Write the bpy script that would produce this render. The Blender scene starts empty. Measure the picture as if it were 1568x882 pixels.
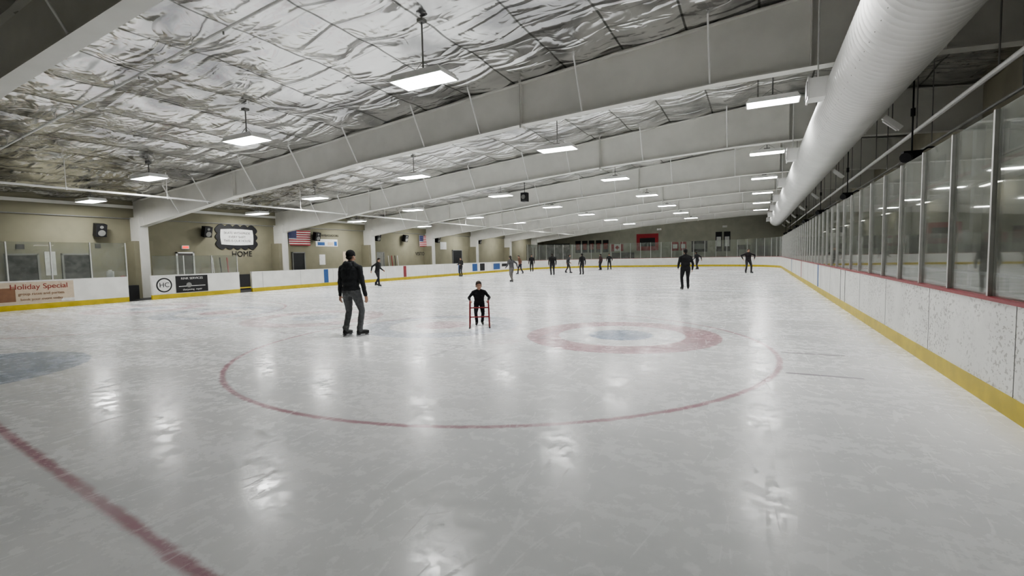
import bpy, math, random
import numpy as np
from mathutils import Vector, Matrix, Euler, noise
random.seed(4)
PI=math.pi
S=bpy.context.scene
col=S.collection
# ------------------------------------------------------------ materials
class NT:
    def __init__(s,name):
        s.m=bpy.data.materials.new(name); s.m.use_nodes=True
        s.t=s.m.node_tree; s.b=s.t.nodes['Principled BSDF']; s.out=s.t.nodes['Material Output']
    def n(s,ty,**k):
        x=s.t.nodes.new(ty)
        for a,b in k.items(): setattr(x,a,b)
        return x
    def l(s,a,b): s.t.links.new(a,b)
    def put(s,inp,v):
        if isinstance(v,(int,float,tuple,list)): inp.default_value=v
        else: s.l(v,inp)
    def M(s,op,a,b=0.0,c=None,clamp=False):
        x=s.n('ShaderNodeMath',operation=op); x.use_clamp=clamp
        s.put(x.inputs[0],a)
        s.put(x.inputs[1],b)
        if c is not None: s.put(x.inputs[2],c)
        return x.outputs[0]
    def mix(s,f,a,b):
        x=s.n('ShaderNodeMix',data_type='RGBA')
        s.put(x.inputs[0],f); s.put(x.inputs[6],a); s.put(x.inputs[7],b)
        return x.outputs[2]
    def noise(s,vec,scale,detail=3,rough=.5,dist=0):
        x=s.n('ShaderNodeTexNoise'); x.inputs['Scale'].default_value=scale
        x.inputs['Detail'].default_value=detail; x.inputs['Roughness'].default_value=rough
        x.inputs['Distortion'].default_value=dist
        if vec is not None: s.l(vec,x.inputs['Vector'])
        return x.outputs[0]
    def mapv(s,vec,scale,rot=(0,0,0)):
        x=s.n('ShaderNodeMapping'); x.inputs['Scale'].default_value=scale; x.inputs['Rotation'].default_value=rot
        s.l(vec,x.inputs[0]); return x.outputs[0]
    def ss(s,v,lo,hi,a=0.,b=1.):
        x=s.n('ShaderNodeMapRange',interpolation_type='SMOOTHSTEP')
        s.put(x.inputs[0],v)
        for i,q in enumerate((lo,hi,a,b)): x.inputs[i+1].default_value=q
        return x.outputs[0]
    def bump(s,h,strength,dist=.02):
        x=s.n('ShaderNodeBump'); x.inputs['Strength'].default_value=strength; x.inputs['Distance'].default_value=dist
        s.l(h,x.inputs['Height']); s.l(x.outputs[0],s.b.inputs['Normal'])
def C(r,g,b): return (r,g,b,1)
_mc={}
def mat(name,c,rough=.6,metal=0,nscale=8,var=.12,bump=0,emit=0):
    if name in _mc: return _mc[name]
    k=NT(name); g=k.n('ShaderNodeNewGeometry')
    nz=k.noise(g.outputs['Position'],nscale,3)
    f=k.ss(nz,.3,.7)
    c2=tuple(x*(1-var) for x in c)
    k.l(k.mix(f,(*c,1),(*c2,1)),k.b.inputs['Base Color'])
    k.b.inputs['Roughness'].default_value=rough; k.b.inputs['Metallic'].default_value=metal
    if bump: k.bump(nz,bump,.01)
    if emit:
        k.b.inputs['Emission Color'].default_value=(*c,1); k.b.inputs['Emission Strength'].default_value=emit
    _mc[name]=k.m; return k.m

def ice_mat():
    k=NT('ice_painted'); g=k.n('ShaderNodeNewGeometry'); P=g.outputs['Position']
    sp=k.n('ShaderNodeSeparateXYZ'); k.l(P,sp.inputs[0]); X,Y=sp.outputs[0],sp.outputs[1]
    M=k.M
    n2=k.noise(P,7,4,.7)
    wob=M('MULTIPLY',M('SUBTRACT',n2,.5),.07)
    Xc=M('ADD',X,10.9)
    Xa=M('ABSOLUTE',Xc)
    Ym=M('SUBTRACT',28.95,M('ABSOLUTE',M('SUBTRACT',Y,28.95)))
    def dist(a,b,ca,cb):
        da=M('SUBTRACT',a,ca); db=M('SUBTRACT',b,cb)
        return M('ADD',M('SQRT',M('ADD',M('MULTIPLY',da,da),M('MULTIPLY',db,db))),wob)
    def band(v,c,w,e=.03): return k.ss(M('ABSOLUTE',M('SUBTRACT',v,c)),w/2+e,w/2-e*.3)
    n1=k.noise(k.mapv(P,(1,.6,1)),.7,5,.6,.3)
    ns=k.noise(k.mapv(P,(.35,1.3,1),(0,0,.5)),1.6,3,.6,.3)   # long scuffed streaks
    mottled=k.ss(n1,.34,.64,.7,1.0)
    base=k.mix(k.ss(n1,.3,.7),C(.77,.79,.795),C(.90,.91,.905))
    base=k.mix(k.ss(n2,.3,.8,0,.25),base,C(.95,.96,.96))
    base=k.mix(k.ss(ns,.48,.75,0,.3),base,C(.93,.94,.95))
    def over(base,mask,c,op):
        return k.mix(M('MULTIPLY',M('MULTIPLY',mask,mottled),op),base,c)
    PINK=C(.48,.25,.29); BLUE=C(.30,.37,.48); RED=C(.40,.16,.21); GR=C(.30,.27,.31)
    q=M('DIVIDE',M('ADD',Xc,10.675),4.27)
    u=M('MULTIPLY',M('SUBTRACT',M('FRACT',q),.5),4.27)
    inb=M('MULTIPLY',k.ss(Xa,10.7,10.6),k.ss(X,-4.6,-4.5,.6,1.0))
    dh=dist(u,Ym,0,9.3)
    par=M('GREATER_THAN',M('FRACT',M('MULTIPLY',M('FLOOR',q),.5)),.25)
    outer=M('MULTIPLY',band(dh,1.525,.61),inb); inner=M('MULTIPLY',k.ss(dh,.66,.58),inb)
    cA=k.mix(par,PINK,BLUE); cB=k.mix(par,BLUE,PINK)
    base=k.mix(M('MULTIPLY',M('MULTIPLY',k.ss(dh,1.23,1.17),inb),.7),base,C(.94,.95,.95))
    base=over(base,outer,cA,.85); base=over(base,inner,cB,1.0)
    cl=M('MULTIPLY',M('MULTIPLY',band(u,0,.02,.015),inb),k.ss(Ym,5.4,5.5))
    base=over(base,cl,GR,.14)
    dc=dist(Xa,Ym,6.7,7.85)
    base=over(base,band(dc,4.52,.05,.035),RED,.85)
    base=over(base,k.ss(dc,.32,.28),RED,.22)
    hy=M('ABSOLUTE',M('SUBTRACT',Ym,7.8)); hx=M('ABSOLUTE',M('SUBTRACT',Xa,6.7))
    base=over(base,M('MULTIPLY',band(hy,.72,.05,.02),band(hx,4.98,.82,.02)),GR,1.0)
    base=over(base,M('MULTIPLY',band(hx,.5,.06,.03),band(hy,1.1,1.0,.02)),GR,.5)
    base=over(base,M('MULTIPLY',band(hy,.6,.06,.03),band(hx,.95,.9,.02)),GR,.5)
    Yg=M('ADD',Ym,M('MULTIPLY',M('ADD',X,4.54),.112))
    base=over(base,band(M('ADD',Yg,wob),1.58,.05,.045),RED,.8)
    dg=dist(Xa,Ym,0,2.30)
    cr=M('MULTIPLY',k.ss(dg,1.86,1.8),k.ss(Ym,2.5,2.56))
    base=over(base,cr,BLUE,.8)
    base=over(base,band(Ym,21.4,.3),C(.2,.3,.5),.3)
    base=over(base,band(Y,28.95,.3),RED,.3)
    base=over(base,band(dist(Xa,Y,0,28.95),4.54,.06),BLUE,.5)
    def scr(sc,w,rot,st):
        nn=k.noise(k.mapv(P,st,(0,0,rot)),sc,1,.4,.35)
        return k.ss(M('ABSOLUTE',M('SUBTRACT',nn,.5)),w,w*.3)
    s1=scr(2.2,.006,.4,(1,.16,1)); s2=scr(2.6,.006,1.9,(1,.16,1)); s3=scr(2.0,.006,2.7,(1,.16,1))
    sc=M('MAXIMUM',M('MAXIMUM',s1,s2),s3)
    sc=M('MULTIPLY',sc,k.ss(n2,.42,.62))
    base=k.mix(M('MULTIPLY',sc,.35),base,C(.98,.985,.99))
    k.l(base,k.b.inputs['Base Color'])
    rg=M('ADD',k.ss(n2,.38,.62,.10,.27),k.ss(ns,.4,.65,0,.12))
    k.l(M('ADD',rg,M('MULTIPLY',sc,.3)),k.b.inputs['Roughness'])
    k.b.inputs['IOR'].default_value=1.31
    k.b.inputs['Specular IOR Level'].default_value=.34
    hb=M('ADD',M('MULTIPLY',n2,.5),M('MULTIPLY',sc,.4))
    k.bump(hb,.07,.02)
    return k.m

def foil_mat():
    k=NT('foil_insulation'); g=k.n('ShaderNodeNewGeometry'); P=g.outputs['Position']
    sp=k.n('ShaderNodeSeparateXYZ'); k.l(P,sp.inputs[0]); X,Y=sp.outputs[0],sp.outputs[1]
    M=k.M
    fx=M('MULTIPLY',M('ABSOLUTE',M('SUBTRACT',M('FRACT',M('DIVIDE',M('ADD',X,.76),1.52)),.5)),1.52)
    fy=M('MULTIPLY',M('ABSOLUTE',M('SUBTRACT',M('FRACT',M('DIVIDE',Y,1.9)),.5)),1.9)
    seamx=k.ss(fx,.035,.015); seamy=k.ss(fy,.03,.012)
    n1=k.noise(P,.45,3,.55,.8)
    base=k.mix(k.ss(n1,.34,.58),C(.42,.42,.425),C(.88,.88,.875))
    base=k.mix(M('MULTIPLY',seamx,.85),base,C(.12,.12,.11))
    base=k.mix(M('MULTIPLY',seamy,.4),base,C(.25,.25,.24))
    k.l(base,k.b.inputs['Base Color'])
    k.b.inputs['Metallic'].default_value=.97
    k.b.inputs['Roughness'].default_value=.2
    a=k.noise(k.mapv(P,(.5,1.5,1)),.8,2,.45,.7)
    w=M('ABSOLUTE',M('SUBTRACT',a,.5))
    c=k.noise(P,1.5,2,.5,1.0)
    w2=M('ABSOLUTE',M('SUBTRACT',c,.5))
    k.bump(M('ADD',M('MULTIPLY',w,1.6),M('MULTIPLY',w2,.4)),1.0,.19)
    return k.m

def glass_mat():
    k=NT('rink_plexiglass'); t=k.t
    tr=k.n('ShaderNodeBsdfTransparent'); tr.inputs[0].default_value=C(.84,.86,.84)
    gl=k.n('ShaderNodeBsdfGlossy'); gl.inputs['Roughness'].default_value=.03; gl.inputs[0].default_value=C(.9,.9,.9)
    df=k.n('ShaderNodeBsdfDiffuse'); df.inputs[0].default_value=C(.6,.62,.58)
    lw=k.n('ShaderNodeLayerWeight'); lw.inputs[0].default_value=.35
    m0=k.n('ShaderNodeMixShader')
    g=k.n('ShaderNodeNewGeometry')
    nz=k.noise(g.outputs['Position'],3,3,.7)
    k.l(k.ss(nz,.3,.8,.06,.2),m0.inputs[0]); k.l(tr.outputs[0],m0.inputs[1]); k.l(df.outputs[0],m0.inputs[2])
    m=k.n('ShaderNodeMixShader'); k.l(k.M('MULTIPLY',lw.outputs['Fresnel'],.7),m.inputs[0])
    k.l(m0.outputs[0],m.inputs[1]); k.l(gl.outputs[0],m.inputs[2]); k.l(m.outputs[0],k.out.inputs[0])
    return k.m

def board_mat():
    k=NT('board_white_scuffed'); g=k.n('ShaderNodeNewGeometry'); P=g.outputs['Position']
    sp=k.n('ShaderNodeSeparateXYZ'); k.l(P,sp.inputs[0])
    n=k.noise(k.mapv(P,(1,.8,1)),26,2,.55)
    dens=k.ss(k.noise(P,1.6,2),.30,.55)
    m=k.M('MULTIPLY',k.ss(n,.56,.62),dens)
    m=k.M('MULTIPLY',m,k.ss(sp.outputs[0],1.0,1.9))
    m=k.M('MULTIPLY',m,k.ss(sp.outputs[1],24,9))
    base=k.mix(k.ss(k.noise(P,2,3),.3,.7),C(.82,.82,.79),C(.74,.74,.71))
    base=k.mix(k.M('MULTIPLY',m,.6),base,C(.22,.2,.18))
    k.l(base,k.b.inputs['Base Color']); k.b.inputs['Roughness'].default_value=.35
    return k.m

ICE=ice_mat(); FOIL=foil_mat(); GLASS=glass_mat(); BOARD=board_mat()
STEEL=mat('painted_steel_beam',(.72,.715,.675),.45,0,1.5,.08)
WHITE=mat('white_paint',(.85,.85,.83),.4,0,2,.06)
DUCT=mat('white_duct_metal',(.75,.75,.73),.38,.1,1.5,.08)
WALLM=mat('wall_beige_block',(.26,.245,.175),.8,0,1.2,.12,.2)
WALLF=mat('wall_far_grey',(.46,.46,.38),.8,0,1.0,.15)
WALLR=mat('wall_right_tan',(.38,.355,.275),.8,0,.8,.2)
RUBBER=mat('rubber_floor',(.06,.06,.06),.8,0,5,.3)
YEL=mat('kickplate_yellow',(.60,.47,.03),.4,0,4,.2)
REDC=mat('cap_rail_red',(.28,.045,.055),.4)
RED=mat('banner_red',(.40,.03,.04),.6)
BLU=mat('paint_blue',(.03,.10,.28),.5)
BLK=mat('black_matte',(.015,.015,.017),.6)
DARK=mat('dark_opening',(.02,.022,.025),.35)
ALU=mat('aluminium_post',(.6,.6,.58),.35,.6)
PIPEM=mat('pipe_white',(.78,.78,.76),.4)
EMIT=mat('light_panel_lit',(1.0,.995,.98),.5,0,1,0,0,52)
EMIT2=mat('added_strip_lit',(1.0,.97,.9),.5,0,1,0,0,14)  # glow for the strips added along the right wall ledge
EXITM=mat('exit_sign_red',(.8,.05,.03),.5,0,1,0,0,1.5)
CREAM=mat('ad_cream',(.62,.52,.40),.5)
PAPER=mat('sign_white',(.75,.75,.73),.5)
REDTXT=mat('ad_red_text',(.30,.04,.03),.5)
BROWN=mat('ad_brown',(.25,.13,.07),.5)
GREYM=mat('grey_trim',(.25,.25,.24),.5)

# ------------------------------------------------------------ mesh builder
class MB:
    def __init__(s): s.v=[];s.f=[];s.mi=[];s.mats=[]
    def m(s,ma):
        if ma not in s.mats: s.mats.append(ma)
        return s.mats.index(ma)
    def add(s,vs,fs,ma):
        o=len(s.v); s.v+= [tuple(x) for x in vs]; i=s.m(ma)
        for f in fs: s.f.append([o+q for q in f]); s.mi.append(i)
    def box(s,c,d,ma,R=None):
        x,y,z=[q/2 for q in d]
        vs=[Vector((a*x,b*y,e*z)) for a in(-1,1) for b in(-1,1) for e in(-1,1)]
        if R is not None: vs=[R@q for q in vs]
        vs=[q+Vector(c) for q in vs]
        s.add(vs,[(0,1,3,2),(4,6,7,5),(0,4,5,1),(2,3,7,6),(0,2,6,4),(1,5,7,3)],ma)
    def cyl(s,a,b,r,ma,n=10,r2=None):
        a=Vector(a);b=Vector(b);d=(b-a).normalized()
        u=d.orthogonal().normalized();w=d.cross(u); r2=r if r2 is None else r2
        vs=[a+(u*math.cos(t)+w*math.sin(t))*r for t in [2*PI*i/n for i in range(n)]]
        vs+=[b+(u*math.cos(t)+w*math.sin(t))*r2 for t in [2*PI*i/n for i in range(n)]]
        fs=[(i,(i+1)%n,n+(i+1)%n,n+i) for i in range(n)]+[tuple(range(n))[::-1],tuple(range(n,2*n))]
        s.add(vs,fs,ma)
    def tube(s,pts,r,ma,n=8):
        for p,q in zip(pts[:-1],pts[1:]): s.cyl(p,q,r,ma,n)
    def prism_xz(s,pts,y0,y1,ma):
        n=len(pts)
        vs=[(p[0],y0,p[1]) for p in pts]+[(p[0],y1,p[1]) for p in pts]
        fs=[tuple(range(n)),tuple(range(n,2*n))[::-1]]+[(i,n+i,n+(i+1)%n,(i+1)%n) for i in range(n)]
        s.add(vs,fs,ma)
    def strip(s,path,z0,z1,t0,t1,ma,closed=False):
        """extruded wall along 2D path; t0..t1 offsets to the right of travel"""
        P=[Vector(p) for p in path];n=len(P);off=[]
        for i in range(n):
            if closed: d1=(P[i]-P[i-1]).normalized(); d2=(P[(i+1)%n]-P[i]).normalized()
            else:
                d1=(P[i]-P[i-1]).normalized() if i>0 else (P[1]-P[0]).normalized()
                d2=(P[i+1]-P[i]).normalized() if i<n-1 else d1
            d=(d1+d2).normalized(); k=1/max(.4,d.dot(d1))
            off.append(Vector((d.y,-d.x))*k)
        vs=[]
        for p,o in zip(P,off):
            a=p+o*t0;b=p+o*t1
            vs+=[(a.x,a.y,z0),(a.x,a.y,z1),(b.x,b.y,z1),(b.x,b.y,z0)]
        fs=[]
        m=n if closed else n-1
        for i in range(m):
            a=4*i;b=4*((i+1)%n)
            for j in range(4): fs.append((a+j,a+(j+1)%4,b+(j+1)%4,b+j))
        if not closed: fs+=[(3,2,1,0),(4*n-4,4*n-3,4*n-2,4*n-1)]
        s.add(vs,fs,ma)
    def obj(s,name,parent=None,smooth=False,loc=None):
        me=bpy.data.meshes.new(name)
        vs=s.v
        if loc is not None: vs=[(a-loc[0],b-loc[1],c-loc[2]) for a,b,c in vs]
        me.from_pydata(vs,[],s.f)
        for m in s.mats: me.materials.append(m)
        me.polygons.foreach_set('material_index',s.mi)
        if smooth: me.polygons.foreach_set('use_smooth',[True]*len(s.f))
        me.update()
        o=bpy.data.objects.new(name,me); col.objects.link(o)
        if loc is not None: o.location=loc
        if parent: o.parent=parent
        return o
def empty(name,loc=(0,0,0)):
    e=bpy.data.objects.new(name,None); e.location=loc; e.empty_display_size=.2; col.objects.link(e); return e
def text(body,name,loc,size,rot,ma,parent,ext=.004,align='CENTER'):
    c=bpy.data.curves.new(name,'FONT'); c.body=body; c.size=size; c.align_x=align; c.align_y='CENTER'; c.extrude=ext
    c.materials.append(ma)
    o=bpy.data.objects.new(name,c); col.objects.link(o)
    o.rotation_euler=rot
    o.parent=parent; pl=parent.location if parent else Vector()
    o.location=Vector(loc)-pl
    return o
RW=(PI/2,0,PI/2)   # on west wall facing +X
RN=(PI/2,0,0)      # on far wall facing -Y

# ------------------------------------------------------------ dimensions
XL,XR,Y0,Y1=-23.9,2.1,-1.6,59.4
WL,WR,WN,WF=-26.5,6.2,-3.2,62.0
RIDGE=1.0
def roof(x):
    return 4.6+.09*(x-WL) if x<RIDGE else 4.6+.09*(RIDGE-WL)-.09*(x-RIDGE)
def arc(cx,cy,r,a0,a1,n=14):
    return [(cx+r*math.cos(math.radians(a0+(a1-a0)*i/n)),cy+r*math.sin(math.radians(a0+(a1-a0)*i/n))) for i in range(n+1)]
CR=8.5
# shell
b=MB(); b.box(((WL+WR)/2,(WN+WF)/2,-.16),(WR-WL+.6,WF-WN+.6,.3),RUBBER); b.obj('floor')
ring=[(XR,Y0),(XR,Y1-CR)]+arc(XR-CR,Y1-CR,CR,0,90)[1:]+arc(XL+CR,Y1-CR,CR,90,180)+arc(XL+CR,Y0+CR,CR,180,270)
b=MB(); n=len(ring)
b.add([(p[0],p[1],0.0) for p in ring]+[(p[0],p[1],-.03) for p in ring],[tuple(range(n)),tuple(range(n,2*n))[::-1]]+[(i,i+n,(i+1)%n+n,(i+1)%n) for i in range(n)],ICE)
b.obj('ice_rink_surface')
b=MB(); b.box((WL-.1,(WN+WF)/2,2.35),(.2,WF-WN+.4,4.7),WALLM); b.obj('wall_left')
b=MB(); b.box((WR+.1,(WN+WF)/2,3.35),(.2,WF-WN+.4,6.7),WALLR)
b.obj('wall_right')
for nm,yy,ma in (('wall_far',WF+.1,WALLF),('wall_near',WN-.1,WALLM)):
    b=MB(); b.prism_xz([(WL-.2,0),(WR+.2,0),(WR+.2,roof(WR)+.1),(RIDGE,roof(RIDGE)+.1),(WL-.2,roof(WL)+.1)],yy-.1,yy+.1,ma); b.obj(nm)
# ceiling foil
nx,ny=300,520
vs=[];fs=[]
for j in range(ny+1):
    y=WN+(WF-WN)*j/ny
    for i in range(nx+1):
        x=WL+(WR-WL)*i/nx
        a=abs(math.sin(PI*x/1.52)); c=abs(math.sin(PI*(y-.95)/1.9))
        z=roof(x)-.09*a**.7*(.35+.65*c**.7)
        z+=.07*noise.noise(Vector((x*.7,y*.8,0)))+.025*noise.noise(Vector((x*1.0,y*2.4,3)))
        vs.append((x,y,z))
for j in range(ny):
    for i in range(nx):
        k=j*(nx+1)+i; fs.append((k,k+nx+1,k+nx+2,k+1))
b=MB(); b.add(vs,fs,FOIL); b.obj('ceiling',smooth=True)
b=MB(); b.prism_xz([(WL-.2,roof(WL)+.1),(RIDGE,roof(RIDGE)+.12),(WR+.2,roof(WR)+.1),(WR+.2,roof(WR)+.3),(RIDGE,roof(RIDGE)+.32),(WL-.2,roof(WL)+.3)],WN-.2,WF+.2,GREYM); b.obj('roof_deck')

# ------------------------------------------------------------ roof beams
bot=[(-25.7,3.35),(-18.7,4.22),(-14.2,4.58),(-12,4.82),(-5.9,5.24),(-.7,5.48),(1.4,5.5),(6.15,5.2)]
def zb(x):
    for (a,p),(c,q) in zip(bot[:-1],bot[1:]):
        if a<=x<=c: return p+(q-p)*(x-a)/(c-a)
    return bot[-1][1]
frames=[3.75]+[12.4+7.6*i for i in range(7)]
for fy in frames:
    b=MB()
    for (a,p),(c,q) in zip(bot[:-1],bot[1:]):
        xs=[a,c] if not(a<RIDGE<c) else [a,RIDGE,c]
        for x0,x1 in zip(xs[:-1],xs[1:]):
            z0,z1=zb(x0),zb(x1)
            b.prism_xz([(x0,z0),(x1,z1),(x1,roof(x1)+.05),(x0,roof(x0)+.05)],fy-.012,fy+.012,STEEL)
            b.prism_xz([(x0,z0-.012),(x1,z1-.012),(x1,z1+.012),(x0,z0+.012)],fy-.15,fy+.15,STEEL)
            b.prism_xz([(x0,roof(x0)-.1),(x1,roof(x1)-.1),(x1,roof(x1)-.07),(x0,roof(x0)-.07)],fy-.13,fy+.13,STEEL)
    for x in (-18.7,-5.9,-5.86,RIDGE):
        b.box((x,fy,(zb(x)+roof(x))/2),(.02,.28,roof(x)-zb(x)),STEEL)
    b.box((-5.88,fy,zb(-5.88)-.04),(.06,.3,.1),STEEL)
    for i,x in enumerate([-22.5,-20.4,-17.3,-14.6,-12,-9.2,-7.2,-4.1,-1.0,3.2]):
        b.cyl((x,fy-.12,zb(x)+.01),(x,fy-.75,roof(x)-.03),.022,WHITE,6)
        b.cyl((x,fy+.12,zb(x)+.01),(x,fy+.75,roof(x)-.03),.022,WHITE,6)
    b.box((-26.1,fy,1.9),(.8,.36,3.8),STEEL)
    b.box((-26.15,fy,1.3),(.7,.8,2.75),WALLM)
    b.prism_xz([(-26.5,3.3),(-25.7,3.35),(-25.7,roof(-25.7)),(-26.5,roof(-26.5))],fy-.012,fy+.012,STEEL)
    b.box((6.1,fy,2.65),(.2,.3,5.3),STEEL)
    b.obj('steel_roof_frame')

# ------------------------------------------------------------ duct
DX,DZ,DR=1.86,4.82,.63
vs=[];fs=[];seg=36;rings=[]
y=-3.1
while y<57:
    for dy,rr in((0,0),(.13,0),(.145,.012),(.16,.012)): rings.append((y+dy,DR+rr))
    y+=.175
for (yy,r) in rings:
    for i in range(seg):
        t=2*PI*i/seg; vs.append((DX+r*math.cos(t),yy,DZ+r*math.sin(t)))
for j in range(len(rings)-1):
    for i in range(seg): fs.append((j*seg+i,(j+1)*seg+i,(j+1)*seg+(i+1)%seg,j*seg+(i+1)%seg))
b=MB(); b.add(vs,fs,DUCT); b.add(vs[-seg:],[tuple(range(seg))],DUCT)
duct=b.obj('ventilation_duct',smooth=True)
b=MB()
y=2.0
while y<57:
    b.cyl((DX-.3,y,DZ+.5),(DX-.3,y,roof(DX)-.02),.012,GREYM,6)
    b.cyl((DX+.3,y,DZ+.5),(DX+.3,y,roof(DX)-.02),.012,GREYM,6)
    y+=3.8
b.obj('duct_hangers',parent=duct)
b=MB()  # small air slots
y=1.0
while y<24:
    for t in (218,328):
        t=math.radians(t); r=DR+.001
        b.box((DX+r*math.cos(t),y,DZ+r*math.sin(t)),(.007,.02,.007),GREYM)
    y+=.35
b.obj('duct_air_slots',parent=duct)
for fy in frames[1:]:
    b=MB(); b.box((DX-DR-.12,fy-.35,DZ+.1),(.34,.42,.4),WHITE); b.box((DX-DR-.3,fy-.35,DZ+.1),(.03,.48,.46),PIPEM)
    b.box((DX-DR-.32,fy-.35,DZ+.1),(.02,.36,.3),GREYM)
    b.cyl((DX-DR-.12,fy-.35,DZ+.3),(DX-DR-.12,fy-.35,roof(1)-.02),.015,PIPEM,6)
    b.obj('register_box',parent=duct)

# ------------------------------------------------------------ high bay lights
def light_mesh(L,W,stem):
    b=MB(); 
    b.prism_xz([(-L/2,-.05),(L/2,-.05),(L/2-.06,.06),(-L/2+.06,.06)],-W/2,W/2,WHITE)
    b.box((0,0,-.056),(L-.05,W-.05,.012),EMIT)
    for s_ in(-1,1):
        b.box((0,s_*W/2,-.045),(L+.02,.025,.04),WHITE); b.box((s_*L/2,0,-.045),(.025,W+.02,.04),WHITE)
    b.box((0,0,.1),(.22,.14,.09),GREYM)
    b.cyl((0,0,.1),(0,0,stem),.018,GREYM,6)
    b.box((0,0,stem-.03),(.14,.14,.06),GREYM)
    b.cyl((-L*.3,0,.05),(0,0,.32),.006,GREYM,5); b.cyl((L*.3,0,.05),(0,0,.32),.006,GREYM,5)
    me=b.obj('tmp'); m=me.data; bpy.data.objects.remove(me); return m
rows=[(-6.0,5.2,7.9,.15),(-12.45,4.95,8.4,.25),(-19.1,4.65,9.2,.3),(-24.6,4.28,10.0,0),(.35,5.62,15.1-7.6,0)]
for X,Z,ys,e0 in rows:
    me=light_mesh(1.25,.6,roof(X)-Z-.1); me.name='high_bay_light'
    for i in range(7):
        yy=ys+7.45*i+(e0 if i==0 else 0)
        if yy>58: continue
        o=bpy.data.objects.new('high_bay_light',me); o.location=(X,yy,Z); col.objects.link(o)

# ------------------------------------------------------------ pipes
b=MB(); b.cyl((-20.2,WN+.05,4.12),(-20.2,57,4.12),.035,PIPEM,8)
y=1.5
while y<56:
    b.cyl((-20.2,y,4.12),(-20.2,y,roof(-20.2)-.1),.012,PIPEM,5); b.box((-20.2,y,4.12),(.09,.05,.09),PIPEM); y+=3.04
b.obj('ceiling_main_pipe')
for i in range(7):
    yy=5.9+7.6*i
    b=MB(); b.cyl((WL+.05,yy,roof(WL)-.22),(RIDGE-.4,yy,roof(RIDGE-.4)-.22),.028,PIPEM,7)
    x=-25
    while x<1:
        b.cyl((x,yy,roof(x)-.22),(x,yy,roof(x)-.06),.01,PIPEM,5); b.cyl((x+1,yy,roof(x+1)-.22),(x+1,yy,roof(x+1)-.3),.018,GREYM,5); x+=3
    b.obj('sprinkler_pipe')
b=MB(); b.cyl((2.95,WN+.05,4.02),(2.95,58,4.02),.04,PIPEM,8); b.cyl((3.2,WN+.05,3.72),(3.2,58,3.72),.025,GREYM,8)
y=1.5
while y<57:
    b.cyl((2.95,y,4.02),(2.95,y,roof(2.95)-.08),.012,GREYM,5); b.cyl((3.2,y,3.72),(3.2,y,roof(3.2)-.08),.01,GREYM,5); y+=3.8
b.obj('side_pipe')
for i in range(7):
    yy=12.3+7.6*i
    b=MB(); R=Euler((.2,.75,0)).to_matrix()
    b.cyl((2.6,yy+.9,roof(2.6)-.12),(2.6,yy+.9,4.35),.012,GREYM,5); b.box((2.6,yy+.9,4.3),(.42,.34,.1),WHITE,R); b.box((2.6-.03,yy+.9,4.26),(.34,.26,.06),PIPEM,R)
    b.obj('side_floodlight',loc=(2.6,yy+.9,4.3))
    b=MB(); b.cyl((2.75,yy,roof(2.75)-.12),(2.75,yy,3.5),.015,BLK,6)
    b.box((2.75,yy,3.42),(.3,.22,.18),BLK); b.cyl((2.68,yy-.1,3.4),(2.6,yy-.22,3.36),.08,BLK,12,.1)
    b.tube([(2.85,yy,3.46),(3.0,yy,3.56),(3.12,yy,3.55),(3.15,yy,3.45)],.018,BLK,6)
    b.cyl((2.75,yy,4.35),(2.75,yy,4.2),.04,BLK,8)
    b.obj('spotlight_projector',loc=(2.75,yy,3.42))

# ------------------------------------------------------------ dasher boards
dash=empty('dasher_boards')
BH=1.07
rightP=[(XR,Y0),(XR,Y1-CR)]
farP=arc(XR-CR,Y1-CR,CR,0,90)[0:]+arc(XL+CR,Y1-CR,CR,90,180)
left1=[(XL,Y1-CR),(XL,16.45)]; left2=[(XL,15.76),(XL,11.69)]
left3=[(XL,10.8),(XL,Y0+CR)]+arc(XL+CR,Y0+CR,CR,180,270)[1:]
nearP=[(XL+CR,Y0),(XR,Y0)]
for nm,p,cap in(('right_run',rightP,REDC),('far_run',farP,REDC),('left_run',left1,PIPEM),('left_gate_panel',left2,PIPEM),('left_near_run',left3,PIPEM),('near_run',nearP,PIPEM)):
    b=MB()
    b.strip(p,0,.2,-.01,.11,YEL)
    b.strip(p,.2,BH-.03,0,.1,BOARD)
    b.strip(p,BH-.03,BH+.005,-.015,.13,cap)
    b.obj(nm,parent=dash)
b=MB()
for yy in [15.2,15.95]: b.box((XR-.003,yy,.62),(.012,.025,.86),GREYM)
for i in range(1,22): 
    if abs(2.44*i-15)>2: b.box((XR-.001,2.44*i+1,.62),(.004,.008,.84),GREYM)
for i in range(7,21): b.box((XL+.001,2.44*i,.62),(.004,.012,.84),GREYM)
for yy,ma in ((21.4,BLU),(28.95,REDC),(36.5,BLU)):
    b.box((XL+.002,yy,.63),(.008,.34,.84),ma); b.box((XR-.002,yy,.63),(.008,.3,.84),ma)
for yy in (39.2,40.6): b.box((XL+.004,yy,.63),(.008,.9,.7),BLU if yy<40 else BLK)
b.obj('board_marks',parent=dash)
b=MB()
b.box((XL-.12,16.1,.55),(.05,.62,.8),BLK); b.box((XL-.1,16.1,.25),(.06,.66,.06),YEL)
b.box((XL-.9,11.25,.35),(.5,.5,.62),BLK); b.box((XL-.86,11.0,.85),(.12,.12,.5),RED)
b.obj('bench_gate_equipment')

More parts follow.
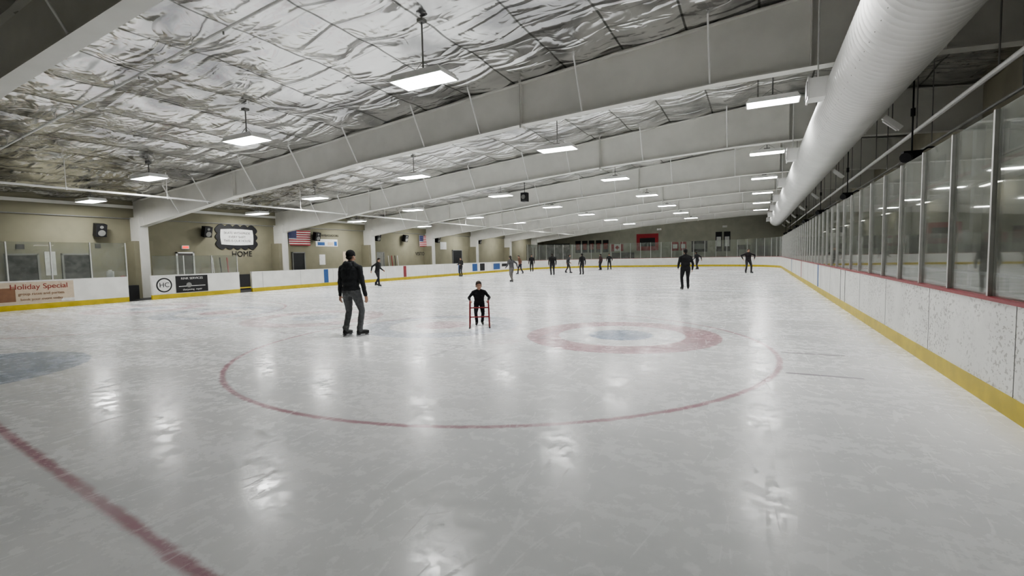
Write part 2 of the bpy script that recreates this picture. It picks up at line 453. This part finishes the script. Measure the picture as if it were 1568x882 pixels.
gl=empty('rink_glass')
def glassrun(nm,p,step,z1=2.95,z0=BH+.006,t=.05):
    b=MB(); b.strip(p,z0,z1,t,t+.012,GLASS); b.obj(nm,parent=gl)
    b=MB()
    P=[Vector(q) for q in p]; d=0
    for a,c in zip(P[:-1],P[1:]):
        L=(c-a).length; dr=(c-a)/L
        while d<=L:
            q=a+dr*d+Vector((dr.y,-dr.x))*(t-.01)
            b.box((q.x,q.y,(z0+z1)/2),(.04,.04,z1-z0),ALU,Matrix.Rotation(math.atan2(dr.y,dr.x),3,'Z')); d+=step
        d-=L
    b.obj(nm+'_posts',parent=gl)
glassrun('right_glass',rightP,1.17)
glassrun('far_glass',farP,1.22)
glassrun('left_glass_near',[(XL,10.8),(XL,Y0+CR)],1.22,2.5)
glassrun('left_glass_gate',[(XL,15.7),(XL,11.8)],1.3,1.95)

# ads on left boards
ad=empty('board_advertisement',(XL+.012,8.0,.62))
b=MB(); b.box((0,-.15,0),(.01,2.2,.8),CREAM); b.box((.006,-.95,-.05),(.004,.45,.5),BROWN); b.box((.006,.75,-.32),(.004,.4,.1),PAPER); b.obj('panel',parent=ad)
text('Holiday Special','headline',(XL+.025,7.95,.84),.27,RW,REDTXT,ad); text('group rates and parties','line_1',(XL+.025,8.0,.58),.14,RW,BROWN,ad); text('book your event today','line_2',(XL+.025,8.0,.38),.13,RW,BROWN,ad)
ad=empty('board_advertisement',(XL+.012,12.9,.62))
b=MB(); b.box((0,-.72,0),(.01,.9,.82),PAPER); b.box((0,.5,0),(.012,1.45,.78),BLK); b.cyl((.004,-.72,0),(.012,-.72,0),.33,BLK,28); b.cyl((.008,-.72,0),(.016,-.72,0),.27,PAPER,28)
b.box((.008,.5,-.1),(.004,1.2,.03),PAPER); b.cyl((.006,.35,-.05),(.011,.35,-.05),.12,GREYM,16); b.obj('panel',parent=ad)
text('HC','logo',(XL+.034,12.18,.62),.3,RW,BLK,ad); text('RINK SERVICES','headline',(XL+.022,13.4,.88),.15,RW,PAPER,ad); text('sharpening  repair','line_1',(XL+.022,13.4,.36),.12,RW,PAPER,ad)
ad=empty('board_advertisement',(XL+.012,44.3,.62))
b=MB(); b.box((0,0,0),(.01,3.6,.7),PAPER); b.box((.006,-.8,0),(.004,1.4,.6),BLU); b.box((.006,.9,.1),(.004,1.2,.3),BLK); b.obj('panel',parent=ad)

# ------------------------------------------------------------ left wall items
def wallbox(name,y0,y1,z0,z1,ma,t=.04,frame=None):
    g=.003
    b=MB(); b.box((WL+g+t/2,(y0+y1)/2,(z0+z1)/2),(t,y1-y0,z1-z0),ma)
    if frame:
        f=.07
        for a,c,e,h in((y0-f,y0,z0,z1+f),(y1,y1+f,z0,z1+f),(y0-f,y1+f,z1,z1+f)):
            b.box((WL+g+.04,(a+c)/2,(e+h)/2),(.08,c-a,h-e),frame)
    return b.obj(name)
wallbox('door_1',7.9,8.8,0,2.05,DARK,.04,GREYM); wallbox('door_2',9.65,10.55,0,2.05,DARK,.04,GREYM)
wallbox('door_3',14.2,14.95,0,2.1,mat('door_glass_grey',(.12,.11,.1),.4),.04,WHITE)
wallbox('door_4',21.1,21.95,0,2.1,DARK,.04,GREYM); wallbox('door_5',39.3,40.9,0,2.3,DARK,.04,GREYM)
wallbox('door_6',28.6,29.5,0,2.1,mat('door_grey',(.3,.3,.28),.5),.04,GREYM)
wallbox('notice_poster',9.05,9.4,1.2,2.2,PAPER,.02); wallbox('notice_plate',8.2,8.45,2.3,2.5,BLK,.03); wallbox('notice_plate',10.8,11.0,2.35,2.55,BLK,.03)
b=MB(); b.box((WL+.05,14.6,2.42),(.08,.35,.18),WHITE); b.box((WL+.095,14.6,2.42),(.01,.28,.11),EXITM); b.obj('exit_sign')
b=MB(); b.box((WL+.035,(WN+WF)/2,4.3),(.06,WF-WN-.1,.14),STEEL); b.obj('trim_1')
b=MB(); b.cyl((WL+.06,WN+.05,3.75),(WL+.06,WF-.05,3.75),.025,GREYM,6); b.obj('wall_conduit')
hs=empty('home_team_sign',(WL+.03,17.45,3.02))
b=MB()
def scallop(w,h,nw,nh,a):
    pts=[]
    def side(p,q,nrm,nn):
        for i in range(nn*10):
            t=i/(nn*10); k=abs(math.sin(PI*t*nn))
            pts.append((p[0]+(q[0]-p[0])*t+nrm[0]*a*k,p[1]+(q[1]-p[1])*t+nrm[1]*a*k))
    side((-w,-h),(w,-h),(0,-1),nw); side((w,-h),(w,h),(1,0),nh); side((w,h),(-w,h),(0,1),nw); side((-w,h),(-w,-h),(-1,0),nh)
    return pts
def plate(b,pts,x0,x1,ma):
    n=len(pts); b.add([(x0,p[0],p[1]) for p in pts]+[(x1,p[0],p[1]) for p in pts],[tuple(range(n))[::-1],tuple(range(n,2*n))]+[(i,(i+1)%n,n+(i+1)%n,n+i) for i in range(n)],ma)
plate(b,scallop(1.12,.58,5,3,.13),-.02,.02,BLK); plate(b,scallop(.94,.42,1,1,.04),.02,.035,PAPER)
b.obj('board',parent=hs)
for i,t in enumerate(('SKATE WITH PRIDE','EVERY SHIFT','THIS IS OUR HOUSE')): text(t,'line_%d'%(i+1),(WL+.07,17.45,3.24-.22*i),.18,RW,BLK,hs,.002)
lt=empty('home_lettering',(WL+.02,17.7,2.05)); text('HOME','letters',(WL+.03,17.7,2.05),.44,RW,BLK,lt,.004)
lt=empty('visitors_lettering',(WL+.02,34.4,2.0)); text('VISITORS','letters',(WL+.03,34.4,2.0),.42,RW,BLK,lt,.004)
FB=mat('flag_blue',(.03,.04,.16),.7); FR=mat('flag_red',(.45,.03,.05),.7); FW=mat('flag_white',(.75,.73,.70),.7)
def flag(name,org,ux,w,h,tilt=0):
    b=MB(); N=16
    def pt(u,v,off=0):
        wv=.04*math.sin(u*9+v*2)
        nrm=Vector((ux.y,-ux.x,0))
        return Vector((0,0,0))+ux*(u*w)+Vector((0,0,-v*h-tilt*u*.06))+nrm*(wv+off)
    for s_ in range(13):
        for i in range(N):
            a,c=i/N,(i+1)/N; v0,v1=s_/13,(s_+1)/13
            m=FR if s_%2==0 else FW
            if s_<7 and c<=.41: m=FB
            b.add([pt(a,v0),pt(c,v0),pt(c,v1),pt(a,v1)],[(0,1,2,3)],m)
    for r in range(5):
        for q in range(6):
            u=.04+q*.062; v=.06+r*.1
            for o in(.004,-.004): b.add([pt(u-.011,v,o),pt(u,v-.022,o),pt(u+.011,v,o),pt(u,v+.022,o)],[(0,1,2,3)],FW)
    b.cyl(pt(0,-.03),pt(0,1.02),.012,ALU,6)
    b.cyl(pt(0,-.02),pt(1,-.02),.008,ALU,6)
    o=b.obj(name); o.location=org; return o
flag('american_flag',(WL+.14,20.75,3.55),Vector((0,1,0)),1.7,.95)
flag('american_flag',(WL+.14,34.0,3.6),Vector((0,1,0)),1.7,.95)
bn=empty('wall_banner',(WL+.02,23.9,2.85)); b=MB(); b.box((0,0,-.05),(.02,1.9,.5),PAPER); b.box((.012,-.5,-.12),(.006,.6,.22),BLU); b.box((.012,.3,-.12),(.006,.5,.22),CREAM); b.box((.012,.75,-.1),(.006,.25,.3),BLU); b.obj('panel',parent=bn)
text('RINK AMBASSADORS','caption',(WL+.04,23.9,3.3),.22,RW,BLK,bn); 
wallbox('notice_board',25.3,26.3,1.3,2.2,CREAM,.03); wallbox('notice_poster',23.2,23.7,1.3,2.0,PAPER,.02); wallbox('notice_poster',37.3,38.3,2.4,3.1,PAPER,.02)
for yy,zz in((10.9,3.15),(15.6,3.25),(22.8,3.2),(28.6,3.3),(31.9,3.3),(36.5,3.3),(44,3.3)):
    b=MB(); R=Euler((0,.25,0)).to_matrix()
    b.box((WL+.11,yy,zz+.05),(.2,.06,.06),GREYM); b.box((WL+.32,yy,zz),(.3,.4,.56),BLK,R)
    b.cyl((WL+.46,yy,zz-.14),(WL+.475,yy,zz-.145),.14,GREYM,16); b.cyl((WL+.5,yy,zz+.12),(WL+.51,yy,zz+.117),.07,GREYM,12)
    b.obj('loudspeaker',loc=(WL+.1,yy,zz))
b=MB(); b.cyl((-11.9,25.2,roof(-11.9)-.1),(-11.9,25.2,5.2),.02,BLK,6); b.box((-11.9,25.2,4.98),(.35,.35,.5),BLK); b.cyl((-11.9,25.02,4.98),(-11.9,25.0,4.98),.13,GREYM,14); b.obj('hanging_loudspeaker')
for y0,y1 in((6.5,10.4),(17.5,19.3),(22,27),(31,34.6)):
    b=MB(); b.box((-25.0,(y0+y1)/2,.46),(.35,y1-y0,.05),mat('bench_wood',(.3,.2,.1),.5))
    for t in(.1,.5,.9):
        yy=y0+(y1-y0)*t; b.box((-25.0,yy,.22),(.3,.06,.44),GREYM)
    b.obj('player_bench')
b=MB()
for i,yy in enumerate((15.9,16.3,16.7,29.9,30.3,30.7,31.0)):
    ma=[PAPER,BLK,RED,PAPER,RED,BLK,PAPER][i]
    b.box((WL+.25,yy,1.0),(.03,.05,1.75),ma,Euler((0,-.1,0)).to_matrix()); b.box((WL+.36,yy+.12,.05),(.04,.3,.08),BLK)
b.obj('hockey_sticks')
b=MB(); b.cyl((XL-.5,10.4,0),(XL-.5,10.4,1.0),.14,GREYM,14); b.cyl((XL-.5,10.4,1.0),(XL-.5,10.4,1.32),.13,PAPER,14); b.cyl((XL-.5,10.4,1.32),(XL-.5,10.4,1.38),.07,PAPER,12); b.obj('water_cooler')

# ------------------------------------------------------------ far wall items
def farbox(name,x0,x1,z0,z1,ma,inner=None):
    b=MB(); b.box(((x0+x1)/2,WF-.03,(z0+z1)/2),(x1-x0,.04,z1-z0),ma)
    if inner: b.box(((x0+x1)/2,WF-.055,(z0+z1)/2),((x1-x0)*.7,.01,(z1-z0)*.5),inner)
    return b.obj(name)
for i in range(5): farbox('championship_banner',-21.8+i*.95,-21.8+i*.95+.75,1.9,3.5,BLK,REDTXT)
farbox('red_team_banner',-13.6,-10.9,2.0,4.1,RED,BLK); farbox('small_red_banner',-9.3,-8.5,1.9,2.95,RED,PAPER); farbox('small_red_banner',-8.3,-7.6,1.9,2.95,RED,PAPER)
farbox('scoreboard',-7.0,-5.2,1.7,3.0,BLK,GREYM); farbox('tall_banner',-4.3,-3.6,1.7,4.0,BLK,PAPER); farbox('tall_banner',-3.4,-2.7,1.7,4.0,BLK,PAPER)
farbox('window_1',-26,-22.6,1.1,3.2,DARK); farbox('window_2',-2,-.6,.2,2.4,DARK,GREYM); farbox('door_7',.2,1.6,0,2.2,GREYM)
b=MB()
fx,fz=-16.9,2.9
b.box((fx+.2,WF-.03,fz-.45),(.4,.03,.9),RED); b.box((fx+.8,WF-.03,fz-.45),(.8,.03,.9),PAPER); b.box((fx+1.4,WF-.03,fz-.45),(.4,.03,.9),RED)
lf=[(0,.34),(.08,.2),(.2,.24),(.16,.08),(.3,.02),(.22,-.06),(.05,-.16),(.02,-.32),(-.02,-.32),(-.05,-.16),(-.22,-.06),(-.3,.02),(-.16,.08),(-.2,.24),(-.08,.2)]
b.prism_xz([(fx+.8+p[0],fz-.45+p[1]) for p in lf],WF-.055,WF-.045,RED); b.obj('canadian_flag')
farbox('window_3',-16.8,-13.9,.9,1.8,DARK)
for x in(-10.8,-3.3): 
    b=MB(); b.box((x,WF-.11,4.6),(.5,.2,.22),WHITE); b.cyl((x-.15,WF-.2,4.6),(x-.15,WF-.28,4.58),.09,WHITE,10); b.cyl((x+.15,WF-.2,4.6),(x+.15,WF-.28,4.58),.09,WHITE,10); b.obj('emergency_light')
b=MB()
b.box((WR-.03,28,4.0),(.05,58,.1),REDC); b.obj('trim_2')
b=MB(); b.box((WR-.26,28,3.55),(.5,58,.22),mat('ledge_tan',(.6,.56,.46),.7)); b.obj('trim_3')
for i in range(9):
    y0=4.5+6.2*i
    b=MB(); b.box((WR-.03,y0+1.2,4.6),(.05,2.2,.8),DARK); b.box((WR-.05,y0+1.2,4.6),(.04,.06,.8),GREYM); b.box((WR-.05,y0+1.2,4.17),(.07,2.3,.06),GREYM); b.obj('window_%d'%(4+i))
    b=MB(); b.box((WR-.03,y0+3.9,1.6),(.04,1.5,1.1),[DARK,GREYM,PAPER][i%3]); b.obj('wall_poster_board')
    b=MB(); b.box((WR-.3,y0+1.5,3.40),(.14,1.3,.07),WHITE); b.box((WR-.3,y0+1.5,3.355),(.1,1.24,.02),EMIT2); b.obj('added_strip_light')  # strip added to brighten the dark side behind the glass, giving bright streaks
b=MB()
for i in range(3):
    b.box((3.9+.65*i,28,.3+.3*i),(.32,50,.05),ALU)
    for j in range(18): b.box((3.9+.65*i,3.5+j*2.9,.14+.15*i),(.06,.06,.28+.3*i),GREYM)
b.obj('bleachers')

# ------------------------------------------------------------ people
def cap_mesh(a,b_,ra,rb,n=12):
    d=b_-a; L=d.length
    d=d/L if L>1e-6 else Vector((0,0,1)); u=d.orthogonal().normalized(); w=d.cross(u)
    rg=[]
    for t in(-90,-60,-30,0): rg.append((a+d*(ra*math.sin(math.radians(t))),ra*math.cos(math.radians(t))))
    for t in(0,30,60,90): rg.append((b_+d*(rb*math.sin(math.radians(t))),rb*math.cos(math.radians(t))))
    vs=[rg[0][0]];fs=[]
    for c,r in rg[1:-1]:
        for i in range(n):
            t=2*PI*i/n; vs.append(c+(u*math.cos(t)+w*math.sin(t))*r)
    vs.append(rg[-1][0]); m=len(rg)-2
    for i in range(n): fs.append((0,1+(i+1)%n,1+i)); fs.append((len(vs)-1,1+(m-1)*n+i,1+(m-1)*n+(i+1)%n))
    for j in range(m-1):
        for i in range(n): fs.append((1+j*n+i,1+j*n+(i+1)%n,1+(j+1)*n+(i+1)%n,1+(j+1)*n+i))
    return vs,fs
def ik(a,t,l1,l2,pole):
    d=t-a; D=min(d.length,(l1+l2)*.999); d.normalize(); t=a+d*D
    x=(l1*l1-l2*l2+D*D)/(2*D); h=math.sqrt(max(0,l1*l1-x*x))
    p=pole-d*pole.dot(d); p.normalize()
    return a+d*x+p*h,t
def person(name,loc,face,H=1.76,lean=0.0,ank=((-.11,0),(.11,0)),toe=(0,0),lift=(0,0),wr=None,jacket=(.02,.02,.022),pants=(.03,.03,.035),hat=None,hair=(.02,.015,.01),skin=(.42,.25,.18),voxel=.014,hood=False,headscale=1.0,head_dir=(0,0),width=1.0,curl=.35,palm=None,crouch=0,boots=(.012,.012,.014),elbow=None,longhair=False):
    k=H/1.76; V=Vector
    J=mat('cloth_%s'%str(jacket),jacket,.85,0,25,.3,.3); Pm=mat('cloth_%s'%str(pants),pants,.85,0,25,.3,.3)
    SK=mat('skin_%s'%str(skin),skin,.55,0,30,.08); HR=mat('hair_%s'%str(hair),hair,.6,0,60,.4,.3)
    HT=mat('hat_%s'%str(hat),hat,.9,0,60,.3,.4) if hat else HR
    BT=mat('skate_boot',boots,.45,0,10,.1); BLD=mat('skate_blade_steel',(.55,.56,.58),.3,.8); SOLE=mat('skate_holder',(.05,.05,.055),.4)
    mats=[J,Pm,SK,HR,HT,BT]; mJ,mP,mS,mH,mT,mB=range(6)
    pcs=[]
    piv=V((0,0,.94-crouch)); RL=Matrix.Rotation(-lean,3,'X')
    def U(p): 
        p=V(p); p.z-=crouch; return piv+RL@(p-piv)
    def cap(a,b_,ra,rb,m): pcs.append(('c',V(a),V(b_),ra,rb,m))
    def ell(c,r,m,R=None): pcs.append(('e',V(c),V(r),R if R is not None else Matrix.Identity(3),m))
    w=width
    ell(piv+V((0,-.01,.0)),(.165*w,.125*w,.12),mP)
    ell(piv+V((-.06*w,-.05,-.04)),(.09*w,.095,.1),mP); ell(piv+V((.06*w,-.05,-.04)),(.09*w,.095,.1),mP)
    ell(U((0,0,.97)),(.182*w,.14*w,.12),mJ,RL); ell(U((0,.0,1.10)),(.176*w,.135*w,.17),mJ,RL)
    ell(U((0,.0,1.26)),(.20*w,.135*w,.19),mJ,RL); ell(U((0,-.012,1.35)),(.205*w,.115*w,.105),mJ,RL)
    for s_ in(-1,1): cap(U((s_*.03,-.01,1.475)),U((s_*.165*w,-.01,1.395)),.052,.066,mJ)
    cap(U((0,-.01,1.42)),U((0,.0,1.5)),.085,.062,mJ)
    cap(U((0,-.005,1.46)),U((0,.02,1.57)),.056,.054,mS)
    nb=U((0,.012,1.545)); hs_=headscale
    RH=RL@Matrix.Rotation(head_dir[0],3,'Z')@Matrix.Rotation(head_dir[1],3,'X')
    def Hd(p): return nb+RH@(V(p)*hs_)
    def hell(c,r,m,Rx=None): ell(Hd(c),[q*hs_ for q in r],m,RH if Rx is None else RH@Rx)
    hell((0,.0,.105),(.076,.094,.098),mS); hell((0,.035,.045),(.058,.062,.068),mS); hell((0,.07,.0),(.026,.026,.02),mS)
    cap(Hd((0,.095,.085)),Hd((0,.112,.055)),.009*hs_,.014*hs_,mS)
    for s_ in(-1,1):
        hell((s_*.077,-.005,.07),(.011,.02,.032),mS); hell((s_*.036,.07,.04),(.024,.024,.026),mS)
    cap(Hd((-.02,.096,.025)),Hd((.02,.096,.025)),.008*hs_,.008*hs_,mS)
    if hat:
        hell((0,-.008,.13),(.087,.105,.09),mT); hell((0,-.004,.105),(.09,.108,.032),mT); hell((0,-.05,.06),(.07,.055,.05),mH)
    else:
        hell((0,-.014,.125),(.085,.098,.095),mH); hell((0,-.045,.075),(.08,.066,.075),mH); hell((.02,.055,.18),(.05,.04,.028),mH); hell((-.02,.055,.175),(.05,.04,.028),mH)
        if longhair: cap(Hd((0,-.07,.06)),Hd((0,-.1,-.16)),.05,.03,mH)
    if hood:
        ell(U((0,-.105,1.44)),(.12,.055,.09),mJ,RL); cap(U((-.085,-.045,1.49)),U((-.03,-.11,1.42)),.045,.05,mJ); cap(U((.085,-.045,1.49)),U((.03,-.11,1.42)),.045,.05,mJ); cap(U((-.07,.03,1.48)),U((-.085,-.045,1.49)),.035,.045,mJ); cap(U((.07,.03,1.48)),U((.085,-.045,1.49)),.035,.045,mJ)
    blades=[]
    for i,s_ in enumerate((-1,1)):
        hip=piv+V((s_*.09*w,0,-.03)); ax,ay=ank[i]; A=V((ax,ay,.135+lift[i]))
        ta=toe[i]; td=V((math.sin(ta),math.cos(ta),0))
        K,A=ik(hip,A,.405,.40,V((math.sin(ta)*.25+s_*.12,1,0)))
        cap(hip,hip.lerp(K,.5),.098*w,.083*w,mP); cap(hip.lerp(K,.5),K,.083*w,.064,mP); cap(K,K.lerp(A,.35),.064,.064,mP); cap(K.lerp(A,.35),A,.064,.056,mP)
        cap(A+V((0,0,.05)),A+V((0,0,-.01)),.062,.058,mP)
        cap(A+V((0,0,.03)),A-td*.02+V((0,0,-.035)),.05,.046,mB)
        base=A+V((0,0,-.045)); cap(base-td*.03,base+td*.1,.043,.04,mB); cap(base+td*.1,base+td*.165+V((0,0,-.006)),.04,.03,mB)
        blades.append((A,td,ta))
    if wr is None: wr=((-.29,.03,.86),(.29,.03,.86))
    for i,s_ in enumerate((-1,1)):
        sh=U((s_*.19*w,-.005,1.385)); T=V(wr[i])
        pole=V(elbow[i]) if elbow else V((s_*.35,-1,-.1))
        E,Wp=ik(sh,T,.29,.26,pole)
        cap(sh,sh.lerp(E,.5),.068,.058,mJ); cap(sh.lerp(E,.5),E,.058,.052,mJ); cap(E,E.lerp(Wp,.4),.052,.048,mJ); cap(E.lerp(Wp,.4),Wp,.048,.037,mJ)
        d=(Wp-E).normalized()
        nrm=V(palm[i]) if palm else V((-s_,.15,0))
        nrm=(nrm-d*nrm.dot(d)).normalized(); side=nrm.cross(d)*(-s_)
        if palm is None and side.y<0: side=-side
        cap(Wp-d*.02,Wp+d*.02,.026,.025,mS)
        for q,(o,ln) in enumerate(((.030,.072),(.010,.08),(-.010,.074),(-.030,.058))):
            k0=Wp+d*.015+side*o*.5; k1=Wp+d*(.098-abs(q-1)*.004)+side*o
            cap(k0,k1,.015,.0125,mS)
            c1=curl*(.8+.1*q); d1=(d*math.cos(c1)+nrm*math.sin(c1)); c2=c1*2.3; d2=(d*math.cos(c2)+nrm*math.sin(c2)); c3=c1*3.3; d3=(d*math.cos(c3)+nrm*math.sin(c3))
            sp=side*(o*.10)
            p2=k1+d1*ln*.48+sp; p3=p2+d2*ln*.32; p4=p3+d3*ln*.22
            cap(k1,p2,.0105,.0095,mS); cap(p2,p3,.0095,.0088,mS); cap(p3,p4,.0088,.008,mS)
        t0=Wp+d*.03+side*.022; t1=t0+(d*.6+side*.7+nrm*.3).normalized()*.042; t2=t1+(d*.85+side*.25+nrm*.45).normalized()*.034; t3=t2+(d*.9+nrm*.5).normalized()*.024
        cap(t0,t1,.015,.012,mS); cap(t1,t2,.012,.0105,mS); cap(t2,t3,.0105,.009,mS)
    vs=[];fs=[]
    for p in pcs:
        if p[0]=='c': v,f=cap_mesh(p[1],p[2],p[3],p[4])
        else:
            v,f=cap_mesh(V((0,0,0)),V((0,0,1e-7)),1,1,16)
            v=[p[1]+p[3]@V((q.x*p[2].x,q.y*p[2].y,q.z*p[2].z)) for q in v]
        o=len(vs); vs+=v; fs+=[[o+q for q in g] for g in f]
    me=bpy.data.meshes.new('tmp'); me.from_pydata(vs,[],fs); ob=bpy.data.objects.new('tmp',me); col.objects.link(ob)
    r=ob.modifiers.new('r','REMESH'); r.mode='VOXEL'; r.voxel_size=voxel/k; r.use_smooth_shade=True
    sm=ob.modifiers.new('s','SMOOTH'); sm.factor=.5; sm.iterations=3 if voxel<.009 else 2
    dg=bpy.context.evaluated_depsgraph_get(); dg.update()
    nm=bpy.data.meshes.new_from_object(ob.evaluated_get(dg)); bpy.data.objects.remove(ob)
    n=len(nm.polygons); cen=np.zeros(n*3); nm.polygons.foreach_get('center',cen); cen=cen.reshape(-1,3)
    best=np.full(n,1e9); lab=np.zeros(n,int)
    for p in pcs:
        if p[0]=='c':
            a=np.array(p[1]);bb=np.array(p[2]);d=bb-a;L=max(d@d,1e-12)
            t=np.clip((cen-a)@d/L,0,1); dist=np.linalg.norm(cen-a-t[:,None]*d,axis=1)-(p[3]+(p[4]-p[3])*t); m=p[5]
        else:
            R=np.array(p[3]); q=(cen-np.array(p[1]))@R; rr=np.array(p[2]); dist=(np.linalg.norm(q/rr,axis=1)-1)*rr.min(); m=p[4]
        g=dist<best; best[g]=dist[g]; lab[g]=m
    for m in mats: nm.materials.append(m)
    nm.polygons.foreach_set('material_index',lab.tolist()); nm.polygons.foreach_set('use_smooth',[True]*n)
    if voxel<.009:
        vm=[2]*len(nm.vertices)
        for pl,l in zip(nm.polygons,lab):
            for q in pl.vertices: vm[q]=l
        nr=[v.normal.copy() for v in nm.vertices]
        for v in nm.vertices:
            if vm[v.index] in(0,1):
                c=v.co; a=noise.noise(Vector((c.x*7,c.y*7,c.z*13)))+.4*noise.noise(Vector((c.x*18,c.y*18,c.z*26+7)))
                v.co=c+nr[v.index]*a*.009
    e=empty(name,loc); e.rotation_euler=(0,0,face); e.scale=(k,k,k)
    o=bpy.data.objects.new('body',nm); col.objects.link(o); o.parent=e
    b=MB(); EW=mat('eye_white',(.55,.52,.5),.3); EI=mat('eye_iris',(.03,.02,.015),.2); LP=mat('lips',(.35,.12,.1),.5)
    def sph(c,r,ma,sc=(1,1,1)):
        v,f=cap_mesh(V((0,0,0)),V((0,0,1e-7)),1,1,12); b.add([Hd(V(c)+V((q.x*r*sc[0],q.y*r*sc[1],q.z*r*sc[2]))) for q in v],f,ma)
    for s_ in(-1,1):
        sph((s_*.031,.082,.088),.0105,EW,(1.1,1,.55)); sph((s_*.031,.0895,.088),.0048,EI)
        b.cyl(Hd((s_*.018,.090,.104)),Hd((s_*.046,.080,.104)),.0035*hs_,HR,6)
    sph((0,.1005,.026),.009,LP,(2.0,.7,.5))
    b.obj('face',parent=e,smooth=True)
    b=MB()
    for A,td,ta in blades:
        R=Matrix.Rotation(-ta,3,'Z'); c=A+td*.055; z=A.z-.135
        b.box((c.x,c.y,z+.0525),(.06,.25,.014),SOLE,R); b.box((c.x,c.y,z+.022),(.005,.27,.044),BLD,R)
        for q in(-.08,.08):
            cc=c+td*q; b.box((cc.x,cc.y,z+.036),(.02,.06,.03),SOLE,R)
    b.obj('skate_blades',parent=e)
    return e
YW=math.radians(27)
person('skating_man',(-7.45,7.3,0),YW-.3,1.79,lean=.02,ank=((-.14,-.04),(.14,.04)),toe=(.1,.6),jacket=(.030,.032,.036),pants=(.13,.135,.14),hat=(.012,.012,.014),voxel=.0065,hood=True,wr=((-.30,.04,.81),(.31,.04,.81)),head_dir=(-.15,-.05),width=1.1)
fa=PI+math.atan2(5.66,9.55)
CL=(-5.70,9.50,0)
person('skating_child',CL,fa,1.08,lean=.45,ank=((-.10,-.16),(.11,-.04)),toe=(-.2,.15),jacket=(.012,.012,.014),pants=(.015,.015,.02),hair=(.03,.018,.01),skin=(.45,.27,.2),voxel=.0055,headscale=1.36,head_dir=(.1,.3),wr=((-.335,.32,.985),(.335,.32,.985)),crouch=.06,width=1.12,curl=.75,palm=((0,.2,-1),(0,.2,-1)),elbow=((-.35,-1,.1),(.35,-1,.1)))
TR=mat('trainer_red_tube',(.24,.022,.027),.35,0,10,.15); TB=mat('trainer_black_cap',(.02,.02,.02),.5)
tr=empty('skating_trainer_frame',CL); tr.rotation_euler=(0,0,fa)
b=MB(); r=.015; hh=.595
for s_ in(-1,1):
    x=s_*.21
    pts=[(x*1.06,-.16,.02),(x,-.1,hh-.05),(x,-.07,hh),(x,.3,hh),(x,.34,hh-.05),(x*1.06,.42,.02)]
    b.tube(pts,r,TR,10)
    for p in pts[1:-1]: 
        v,f=cap_mesh(Vector(p),Vector(p)+Vector((0,0,1e-7)),r,r,10); b.add(v,f,TR)
    b.tube([(x*1.04,-.13,.25),(x*1.04,.385,.25)],r*.85,TR,8)
    b.box((x*1.06,.13,.012),(.03,.68,.024),TB)
b.cyl((-.21,.355,hh-.14),(.21,.355,hh-.14),r,TR,10); b.cyl((-.22,.385,.25),(.22,.385,.25),r,TR,10)
b.obj('tube_frame',parent=tr,smooth=False)
STR=dict(ank=((-.12,-.22),(.12,.18)),toe=(-.5,.15),lift=(.03,0),lean=.18,wr=((-.3,.22,.98),(.33,-.2,.98)))
person('skater',(-2.7,21.8,0),YW-.1,1.76,hat=(.012,.012,.012),width=1.15,ank=((-.13,0),(.12,.05)),toe=(-.2,.2),wr=((-.27,.15,.95),(.3,.05,.88)),pants=(.015,.015,.018),jacket=(.012,.012,.014))
person('skater',(-4.9,48,0),YW+.4,1.72,**STR)
person('skater',(-.5,39.2,0),YW+PI,1.8,width=1.15,ank=((-.22,0),(.2,.05)),toe=(-.3,.3),wr=((-.42,.05,1.05),(.42,.05,1.05)),jacket=(.02,.015,.018),elbow=((-1,-.2,0),(1,-.2,0)))
person('skater',(-19.9,21.6,0),YW-1.9,1.68,longhair=True,**STR)
person('skater',(-22.3,34.3,0),YW+2.6,1.6,jacket=(.03,.03,.03),wr=((-.2,.3,1.1),(.2,.3,1.1)))
person('skater',(-13.5,26.5,0),YW+.6,1.66,jacket=(.10,.10,.105),pants=(.18,.17,.16),longhair=True,**STR)
person('skater',(-18.8,38.6,0),YW+2,1.7,jacket=(.2,.1,.07),pants=(.03,.03,.05),**STR)
person('skater',(-20,43.7,0),YW+3,1.75)
person('skater',(-14.6,35.9,0),YW+.1,1.8,width=1.18,jacket=(.012,.012,.012))
person('skater',(-15,40.6,0),YW-1.5,1.7,jacket=(.05,.05,.055),**STR)
person('skater',(-12.5,37.1,0),YW+.3,1.74,hat=(.02,.02,.02),ank=((-.16,.0),(.14,.1)))
person('skater',(-13.4,48.4,0),YW+2.8,1.7,**STR)
person('skater',(-14.2,48.0,0),YW+.8,1.68,jacket=(.06,.03,.03))

# ------------------------------------------------------------ world, camera
w=bpy.data.worlds.new('world'); S.world=w; w.use_nodes=True
w.node_tree.nodes['Background'].inputs[0].default_value=(.5,.5,.5,1); w.node_tree.nodes['Background'].inputs[1].default_value=.3
cam=bpy.data.cameras.new('camera'); cam.lens=16.85; cam.sensor_width=36; cam.clip_start=.05; cam.clip_end=200
co=bpy.data.objects.new('camera',cam); col.objects.link(co)
R=Matrix.Rotation(YW,4,'Z')@Matrix.Rotation(math.radians(90-3.74),4,'X')@Matrix.Rotation(math.radians(-1.2),4,'Z')
co.matrix_world=Matrix.Translation((0,0,1.58))@R
S.camera=co
S.view_settings.view_transform='AgX'
try: S.view_settings.look='AgX - Medium High Contrast'
except Exception: pass
S.view_settings.exposure=0.2
